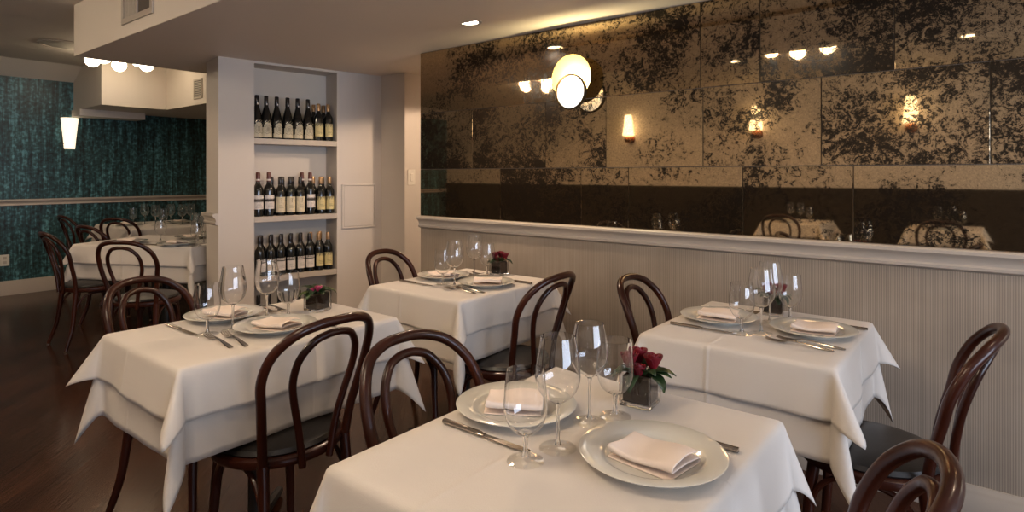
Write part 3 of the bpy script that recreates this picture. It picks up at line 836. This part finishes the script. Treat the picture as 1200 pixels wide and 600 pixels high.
def mk_fork():
    t = thing('dinner_fork', '', 'fork')    # handle towards -x, tines towards +x, length 0.2
    def strip(pts, name):
        bm = bmesh.new(); prev = None; first = None
        for x, w_, z in pts:
            ring = [bm.verts.new((x, -w_, z)), bm.verts.new((x, w_, z)), bm.verts.new((x, w_ * 0.8, z + 0.0026)), bm.verts.new((x, -w_ * 0.8, z + 0.0026))]
            if prev:
                for k in range(4): bm.faces.new((prev[k], prev[(k + 1) % 4], ring[(k + 1) % 4], ring[k]))
            else: bm.faces.new(ring[::-1])
            prev = ring
        bm.faces.new(prev); return bm
    bm = strip([(-0.10, 0.005, 0.001), (-0.09, 0.0085, 0.001), (-0.06, 0.0072, 0.004), (-0.01, 0.0042, 0.009), (0.025, 0.0034, 0.010), (0.032, 0.005, 0.0085)], 'h'); build('handle', bm, M['steel'], t)
    bm = strip([(0.031, 0.0055, 0.0085), (0.040, 0.0115, 0.0055), (0.056, 0.0125, 0.0035)], 'p'); build('head', bm, M['steel'], t)
    for k in range(4):
        y = -0.0105 + k * 0.007
        bm = bmesh.new(); tube(bm, [(0.054, y, 0.0048), (0.075, y, 0.0045), (0.09, y, 0.0065), (0.102, y, 0.0095)], lambda q: 0.0019 - 0.0008 * q, 6, 2); build('tine', bm, M['steel'], t)
    return t
KN, FK = Proto(mk_knife), Proto(mk_fork)

def petal_cup(bm, c, r, hgt, n, rot, open_, mi=0):
    for k in range(n):
        a0 = rot + 2 * PI * k / n; wd = 2 * PI / n * 0.80
        P = []
        for i in range(5):
            ti = i / 4; row = []
            for j in range(5):
                tj = (j / 4 - 0.5) * 2
                a = a0 + wd * tj * (0.35 + 0.65 * math.sin(PI * min(ti + 0.25, 1) * 0.75))
                rr = r * (0.25 + 0.75 * ti ** 0.6) * (1 + open_ * ti ** 3) * (1 - 0.08 * tj * tj)
                z = hgt * ti * (1 - 0.18 * tj * tj * ti)
                row.append(bm.verts.new((c[0] + rr * math.cos(a), c[1] + rr * math.sin(a), c[2] + z)))
            P.append(row)
        for i in range(4):
            for j in range(4):
                f = bm.faces.new((P[i][j], P[i][j + 1], P[i + 1][j + 1], P[i + 1][j])); f.material_index = mi
def leaf_mesh(bm, base, az, el, L, W, droop):
    P = []
    d = Vector((math.cos(az), math.sin(az), 0)); sd = Vector((-math.sin(az), math.cos(az), 0))
    pos = Vector(base); e = el; prevrow = None
    for i in range(8):
        t = i / 7; wdt = W * math.sin(PI * min(0.97, 0.06 + 0.94 * t)) ** 0.8
        up = Vector((0, 0, 1)) * math.cos(e) - d * math.sin(e)
        row = [bm.verts.new(pos + sd * (wdt * k) + up * (abs(k) * wdt * 0.35)) for k in (-1, 0, 1)]
        if prevrow:
            for k in range(2): bm.faces.new((prevrow[k], prevrow[k + 1], row[k + 1], row[k]))
        prevrow = row
        pos = pos + (d * math.cos(e) + Vector((0, 0, 1)) * math.sin(e)) * (L / 7); e -= droop / 7
def vase(x, y, label, seed, kind, rz=0.0, z=ZT):
    rnd = random.Random(seed)
    t = thing('flower_vase', label, 'vase', (x, y, z), rz, 'square glass flower vases')
    h, s, th = 0.076, 0.038, 0.003
    bm = bmesh.new()
    def ring(q, zz): return [bm.verts.new((sx * q, sy * q, zz)) for sx, sy in ((-1, -1), (1, -1), (1, 1), (-1, 1))]
    r0, r1, r2, r3 = ring(s, 0), ring(s, h), ring(s - th, h), ring(s - th, 0.008)
    for a, b in ((r0, r1), (r1, r2), (r2, r3)):
        for k in range(4): bm.faces.new((a[k], a[(k + 1) % 4], b[(k + 1) % 4], b[k]))
    bm.faces.new(r0[::-1]); bm.faces.new(r3)
    build('glass_cube', bm, M['solidglass'], t, smooth=False, bevel=0.002)
    build('lining', boxes((-s + 0.006, s - 0.006, -s + 0.006, s - 0.006, 0.0085, h - 0.006)), M['soil'], t, bevel=0.004)
    spots = {'roses': [(-0.024, -0.006, 0.100, 0.021, 0.042), (0.026, 0.016, 0.099, 0.023, 0.040), (-0.014, 0.030, 0.104, 0.021, 0.040), (0.002, -0.020, 0.086, 0.018, 0.034)],
             'tiny': [(0.0, 0.004, 0.092, 0.016, 0.026), (-0.026, -0.004, 0.088, 0.012, 0.020)]}[kind]
    for px, py, pz, r, hh in spots:
        bm = bmesh.new()
        petal_cup(bm, (px, py, pz - 0.02), r * 0.45, hh * 1.0, 3, rnd.uniform(0, 6), -0.5)
        petal_cup(bm, (px, py, pz - 0.02), r * 0.75, hh * 0.98, 3, rnd.uniform(0, 6), -0.15)
        petal_cup(bm, (px, py, pz - 0.02), r, hh * 0.90, 4, rnd.uniform(0, 6), 0.12)
        f = build('rose' if kind == 'roses' else 'flower', bm, M['rose'] if kind == 'roses' else M['pink'], t, autosmooth=False)
        md = f.modifiers.new('s', 'SOLIDIFY'); md.thickness = 0.0008
        md = f.modifiers.new('sub', 'SUBSURF'); md.levels = md.render_levels = 1
        bm = bmesh.new(); tube(bm, [(px * 0.5, py * 0.5, h - 0.012), (px * 0.8, py * 0.8, pz - 0.018)], 0.0022, 6, 3); build('stem', bm, M['leaf'], f)
    nl = 14 if kind == 'roses' else 13
    for k in range(nl):
        az = 2 * PI * k / nl + rnd.uniform(-0.25, 0.25)
        bm = bmesh.new()
        leaf_mesh(bm, (0.016 * math.cos(az), 0.016 * math.sin(az), h - 0.010), az, rnd.uniform(0.35, 1.1), rnd.uniform(0.050, 0.072), rnd.uniform(0.012, 0.018), rnd.uniform(1.0, 2.2))
        f = build('leaf', bm, M['leaf2'] if (k % 4 == 1 and kind == 'tiny') else M['leaf'], t, autosmooth=False)
        md = f.modifiers.new('s', 'SOLIDIFY'); md.thickness = 0.0007
    return t

def near(k): return {'L': 'the left table', 'F': 'the foreground table', 'M': 'the middle table', 'R': 'the right table'}[k]
PLATES = {'F': ((-0.845, 1.074), (-0.497, 1.046)), 'L': ((-2.276 + 0.02, 1.085), (-1.955, 1.119)), 'M': ((-2.235, 2.225), (-1.923, 2.208)), 'R': ((-0.785, 2.215), (-0.470, 2.235))}
NAPR = {'F': (0.55, -0.12), 'L': (0.35, 0.25), 'M': (0.2, 0.6), 'R': (0.1, 0.05)}
for k in 'FLMR':
    for i, (x, y) in enumerate(PLATES[k]):
        side = 'chair side nearest the back wall' if False else ('left' if i == 0 else 'right')
        PL.put((x, y, ZT), 0.3 * i, f'white dinner plate with folded napkin at the {side} setting of {near(k)}', 'white dinner plates')
        NPK[(i + ord(k)) % 3].put((x + (0.004 if i else -0.004), y - 0.012 if k == 'F' and i else y, ZT + 0.0068), NAPR[k][i], f'folded white napkin on the {side} plate of {near(k)}', 'folded napkins')
GL = {'F': ((-0.684, 0.898), (-0.666, 0.980), (-0.683, 1.128), (-0.653, 1.188)),
      'L': ((-2.067, 0.937), (-2.054, 1.018), (-2.125, 1.183), (-2.087, 1.248)),
      'M': ((-2.110, 2.095), (-2.030, 2.095), (-2.150, 2.370), (-2.110, 2.430)),
      'R': ((-0.657, 2.076), (-0.605, 2.117), (-0.627, 2.300), (-0.575, 2.370))}
for k in 'FLMR':
    for j, (pr, (x, y), nm) in enumerate(zip((GW, GR, GV if k == 'F' else GR, GW), GL[k], ('nearer water goblet', 'nearer tall wine glass', 'further tall wine glass', 'further water goblet'))):
        pr.put((x, y, ZT), 0, f'empty {nm} on {near(k)}' + (', beside the flower vase' if j == 3 else ''), 'stemware')
# cutlery
for k, x, y, a, pos in (('F', -0.812, 0.926, 180 + 180, 'left'), ('F', -0.497, 1.183, 180, 'right'), ('L', -2.195, 0.905, 0, 'left'), ('L', -1.93, 1.268, 180, 'right'),
                        ('M', -2.225, 2.02, 0, 'left'), ('M', -1.885, 2.372, 180, 'right'), ('R', -0.785, 2.052, 0, 'left'), ('R', -0.445, 2.392, 180, 'right')):
    KN.put((x, y, ZT), R(a), f'steel table knife beside the {pos} plate of {near(k)}', 'table knives')
for k, x, y, a, pos in (('L', -1.945, 0.918, 176, 'nearer left fork, '), ('L', -1.925, 0.962, 173, 'nearer right fork, '), ('L', -2.262, 1.243, 0, 'further left fork, '), ('L', -2.265, 1.285, 0, 'further right fork, '),
                        ('M', -1.925, 2.025, 178, 'nearer left fork, '), ('M', -1.900, 2.062, 178, 'nearer right fork, '), ('M', -2.24, 2.385, 0, 'further left fork, '), ('M', -2.24, 2.425, 0, 'further right fork, '),
                        ('R', -0.470, 2.045, 178, 'nearer left fork, '), ('R', -0.445, 2.085, 178, 'nearer right fork, '), ('R', -0.795, 2.378, 0, 'further left fork, '), ('R', -0.795, 2.415, 0, 'further right fork, ')):
    FK.put((x, y, ZT), R(a), f'steel dinner fork on {near(k)}, {pos}tines toward the glasses', 'dinner forks')
vase(-0.646, 1.296, 'square glass vase of dark red roses on the foreground table', 5, 'roses', 0.12)
vase(-2.101, 1.384, 'square glass vase of green leaves and a small pink bloom on the left table', 6, 'tiny', 0.15)
vase(-2.085, 2.500, 'square glass vase of red roses on the middle table', 9, 'roses', 0.05)
vase(-0.655, 2.450, 'square glass vase of red flowers behind the glasses on the right table', 12, 'roses', 0.2)

# back room tables
BG = [(GR, -7.27, 2.62), (GR, -7.05, 2.80), (GR, -6.98, 2.62), (GR, -6.83, 2.83), (GW, -7.40, 2.55), (GW, -6.78, 2.62), (GW, -7.15, 2.75), (GR, -6.9, 2.95)]
for i, (p, x, y) in enumerate(BG): p.put((x, y, ZT), 0, 'empty stemmed glass in the cluster on the furthest back room table', 'stemware on the furthest table')
BG = [(GW, -5.28, 2.02), (GR, -5.02, 2.20), (GR, -4.85, 2.17), (GR, -4.93, 2.32), (GW, -4.72, 2.06), (GW, -4.95, 2.42), (GR, -5.2, 2.28)]
for i, (p, x, y) in enumerate(BG): p.put((x, y, ZT), 0, 'empty stemmed glass in the cluster on the nearer back room table', 'stemware on the nearer back table')
for j, (x, y, a, lab) in enumerate(((-4.88, 1.98, 0.2, 'at the near edge of the pillar side table'), (-5.32, 1.80, 0.5, 'at the left end of the nearer back room table'),
                     (-5.30, 2.28, 0.1, 'at the far side of the nearer back room table'), (-7.2, 2.43, 0.4, 'at the near edge of the furthest table'), (-7.1, 2.92, 0.0, 'at the far edge of the furthest table'))):
    PL.put((x, y, ZT), 0, 'white plate with napkin ' + lab, 'white dinner plates')
    NPK[j % 3].put((x, y, ZT + 0.0068), a, 'folded napkin on the plate ' + lab, 'folded napkins')
FK.put((-4.72, 1.98, ZT), R(200), 'dinner fork at the right of the near plate on the pillar side table', 'dinner forks')
KN.put((-5.10, 1.84, ZT), R(200), 'table knife left of the near plate on the pillar side table', 'table knives')
# behind the camera
for cx, nm in ((-0.35, 'far right'), (-1.75, 'middle')):
    for p, dx, dy, g in ((GR, 0.0, 0.0, 'first tall glass'), (GR, 0.12, 0.06, 'second tall glass'), (GW, 0.2, 0.0, 'short glass')):
        p.put((cx + dx - 0.06, -1.75 + dy, ZT), 0, f'{g} on the table behind the camera, reflected {nm} in the mirror', 'stemware')
    PL.put((cx - 0.05, -1.58, ZT), 0, f'white plate on the table behind the camera, reflected {nm} in the mirror', 'white dinner plates')

# ------------------------------------------------------------------ wine bottles
def mk_bottle(shape, foil, style):
    def mk():
        t = thing('wine_bottle', '', 'bottle')
        if shape == 'burgundy':
            H = 0.33
            prof = [(0, 0.0), (0.036, 0.0), (0.041, 0.004), (0.0415, 0.13), (0.039, 0.155), (0.031, 0.195), (0.022, 0.228), (0.0165, 0.25), (0.0155, 0.327), (0.012, 0.33), (0, 0.33)]
            rl, zl0, zl1 = 0.0418, 0.012, 0.125
            nk, n0 = 0.0165, 0.262
        elif shape == 'tall':
            H = 0.335
            prof = [(0, 0.0), (0.034, 0.0), (0.038, 0.004), (0.0385, 0.195), (0.036, 0.215), (0.026, 0.232), (0.017, 0.248), (0.0150, 0.262), (0.0145, 0.332), (0.012, 0.335), (0, 0.335)]
            rl, zl0, zl1 = 0.0388, 0.055, 0.16
            nk, n0 = 0.0162, 0.265
        else:
            H = 0.30
            prof = [(0, 0.0), (0.033, 0.0), (0.0365, 0.004), (0.037, 0.178), (0.034, 0.197), (0.024, 0.212), (0.016, 0.226), (0.0142, 0.24), (0.0138, 0.297), (0.011, 0.30), (0, 0.30)]
            rl, zl0, zl1 = 0.0373, 0.045, 0.150
            nk, n0 = 0.0152, 0.242
        bm = bmesh.new(); lathe(bm, prof, 24); build('body', bm, M['bottle'], t)
        bm = bmesh.new(); lathe(bm, [(nk - 0.0006, n0), (nk, n0 + 0.002), (nk * 0.96, H - 0.004), (nk * 0.8, H + 0.001), (0, H + 0.001)], 18)
        cap = build('capsule', bm, M[foil], t)
        if style in ('crest', 'band'):
            bm = bmesh.new()
            if style == 'band': lathe(bm, [(nk + 0.0006, n0 + 0.006), (nk + 0.0006, n0 + 0.018)], 18)
            else:
                bmesh.ops.create_circle(bm, cap_ends=True, radius=0.0048, segments=10)
                bmesh.ops.transform(bm, matrix=Matrix.Translation((0, -nk - 0.0006, n0 + 0.004)) @ Matrix.Rotation(PI / 2, 4, 'X') @ Matrix.Diagonal((1, 1.5, 1, 1)), verts=bm.verts)
            build('seal', bm, M['lab_white'], cap)
        # label wraps the front (-y side)
        bm = bmesh.new()
        def patch(a0, a1, z0, z1, r, mi, n=10):
            vs = []
            for i in range(n + 1):
                a = -PI / 2 + R(a0 + (a1 - a0) * i / n)
                vs.append((bm.verts.new((r * math.cos(a), r * math.sin(a), z0)), bm.verts.new((r * math.cos(a), r * math.sin(a), z1))))
            for (a, b), (c, d) in zip(vs, vs[1:]):
                f = bm.faces.new((a, c, d, b)); f.material_index = mi
        rr = rl + 0.0004; rk = rl + 0.0009
        rnd = random.Random(style)
        if style == 'crest':
            patch(-62, 62, zl0, zl0 + 0.030, rr, 0)
            for i in range(9):
                a = -48 + 12 * i; hgt = 0.030 + 0.062 * math.sqrt(max(0, 1 - (abs(a) / 52) ** 2.2)); patch(a - 6, a + 6, zl0 + 0.030, zl0 + hgt + 0.02, rr, 0, 2)
            for i in range(10):
                a = -36 + 8 * i; z = zl0 + 0.028 + 0.004 * math.cos(i); patch(a, a + 6, z, z + 0.003, rk, 1, 2)
            for r_ in range(20):
                an = 2 * PI * r_ / 20; patch(30 * math.cos(an) - 2, 30 * math.cos(an) + 2, zl0 + 0.062 + 0.026 * math.sin(an), zl0 + 0.065 + 0.026 * math.sin(an), rk, 1, 1)
            for i in range(4): patch(-14, 14, zl0 + 0.05 + i * 0.008, zl0 + 0.0525 + i * 0.008, rk, 1, 3)
            for i in range(8): a = -34 + 9 * i; patch(a, a + 4, zl0 + 0.112 + 0.006 * (i % 3), zl0 + 0.117 + 0.006 * (i % 3), rr, 0, 1)
            ml = [M['lab_cream'], M['ink']]
        elif style == 'band':
            patch(-68, 68, zl0, zl1, rr, 0)
            patch(-74, 74, zl0 + 0.058, zl0 + 0.074, rk, 1)
            for i in range(9): a = -56 + 13 * i; patch(a, a + 7, zl0 + 0.052 + 0.002 * (i % 2), zl0 + 0.08, rk + 0.0001, 1, 2)
            for i in range(4): patch(-40 + 6 * i, 42 - 9 * i, zl0 + 0.012 + 0.009 * i, zl0 + 0.0135 + 0.009 * i, rk, 1, 4)
            ml = [M['lab_white'], M['ink']]
        elif style == 'plain':
            patch(-70, 70, zl0 - 0.02, zl1 - 0.005, rr, 0)
            for i in range(7): a = -6 + 4 * (i % 3); patch(a, a + 5, zl0 + 0.055 + 0.005 * i, zl0 + 0.060 + 0.005 * i, rk, 1, 1)
            for i in range(3): patch(-30, 24 - 8 * i, zl0 + 0.014 + 0.010 * i, zl0 + 0.0155 + 0.010 * i, rk, 1, 3)
            ml = [M['lab_cream'], M['ink']]
        elif style == 'estate':
            patch(-62, 62, zl0 - 0.012, zl1 - 0.048, rr, 0)
            patch(-62, 62, zl1 - 0.040, zl1 - 0.024, rr, 0)
            patch(-62, 62, zl1 - 0.047, zl1 - 0.041, rk, 1)
            for i in range(7): a = -50 + 14 * i; patch(a, a + 9, zl1 - 0.036, zl1 - 0.028 + 0.003 * (i % 2), rk, 1, 2)
            for i in range(3): patch(-36, 30 - 7 * i, zl0 + 0.006 + 0.011 * i, zl0 + 0.0075 + 0.011 * i, rk, 1, 3)
            ml = [M['lab_white'], M['ink']]
        else:  # chateau: yellow with dark busy top edge
            patch(-64, 64, zl0 - 0.01, zl1 - 0.01, rr, 0)
            for i in range(12): a = -60 + 10 * i; patch(a, a + 6, zl1 - 0.034 + 0.008 * (i % 3), zl1 - 0.012 + 0.006 * (i % 2), rk, 1, 1)
            for i in range(3): patch(-34, 34 - 9 * i, zl0 + 0.010 + 0.011 * i, zl0 + 0.012 + 0.011 * i, rk, 1, 3)
            ml = [M['lab_yellow'], M['ink']]
        build('label', bm, ml, t, smooth=True)
        return t
    return mk
B = {'crest': Proto(mk_bottle('burgundy', 'foil_black', 'crest')), 'band': Proto(mk_bottle('tall', 'foil_red', 'band')), 'plain': Proto(mk_bottle('claret', 'foil_black', 'plain')),
     'estate': Proto(mk_bottle('claret', 'foil_black', 'estate')), 'chateau': Proto(mk_bottle('claret', 'foil_gold', 'chateau'))}
SH = {'crest': 'bottle with cream crest label', 'band': 'tall bottle with white banded label', 'plain': 'bottle with plain cream label', 'estate': 'bottle with small white label', 'chateau': 'gold foil bottle, yellow label'}
def bottles(kind, ss, n, z, where, back=False):
    for i, s in enumerate(ss):
        p = sp(s, n, z + 0.0005)
        pos = f'{NUM[i]} from left' if len(ss) > 1 else 'single'
        B[kind].put(tuple(p), SR + (random.uniform(-0.15, 0.15) if not back else 0) + 0.12, f'{SH[kind]}, {where}, {pos}', 'wine bottles on the shelves')
W1, W2, W3, W4 = 'top shelf', 'second shelf', 'third shelf', 'lowest shelf'
bottles('crest', [0.292, 0.362, 0.442, 0.526, 0.606, 0.690], 0.075, 1.576, W1)
bottles('chateau', [0.772, 0.855], 0.06, 1.576, W1 + ' front row')
bottles('chateau', [0.770, 0.855], 0.15, 1.576, W1 + ' back row', True)
bottles('band', [0.294, 0.375], 0.055, 0.985, W2 + ' front row, left pair')
bottles('plain', [0.461, 0.541, 0.618], 0.055, 0.985, W2 + ' front row')
bottles('band', [0.700], 0.055, 0.985, W2 + ' front row beside the yellow labels')
bottles('chateau', [0.788, 0.864], 0.055, 0.985, W2 + ' front row')
bottles('plain', [0.430, 0.515, 0.590], 0.15, 0.985, W2 + ' back row', True)
bottles('band', [0.672], 0.15, 0.985, W2 + ' back row', True)
bottles('chateau', [0.765, 0.845], 0.15, 0.985, W2 + ' back row', True)
bottles('estate', [0.308, 0.386, 0.463, 0.541, 0.618, 0.695], 0.055, 0.531, W3 + ' front row')
bottles('chateau', [0.772, 0.849], 0.055, 0.531, W3 + ' front row')
bottles('estate', [0.350, 0.428, 0.506, 0.584, 0.662], 0.15, 0.531, W3 + ' back row', True)
bottles('chateau', [0.745, 0.825], 0.15, 0.531, W3 + ' back row', True)
bottles('estate', [0.30, 0.378, 0.456, 0.534, 0.612, 0.69], 0.06, 0.085, W4 + ' front row')
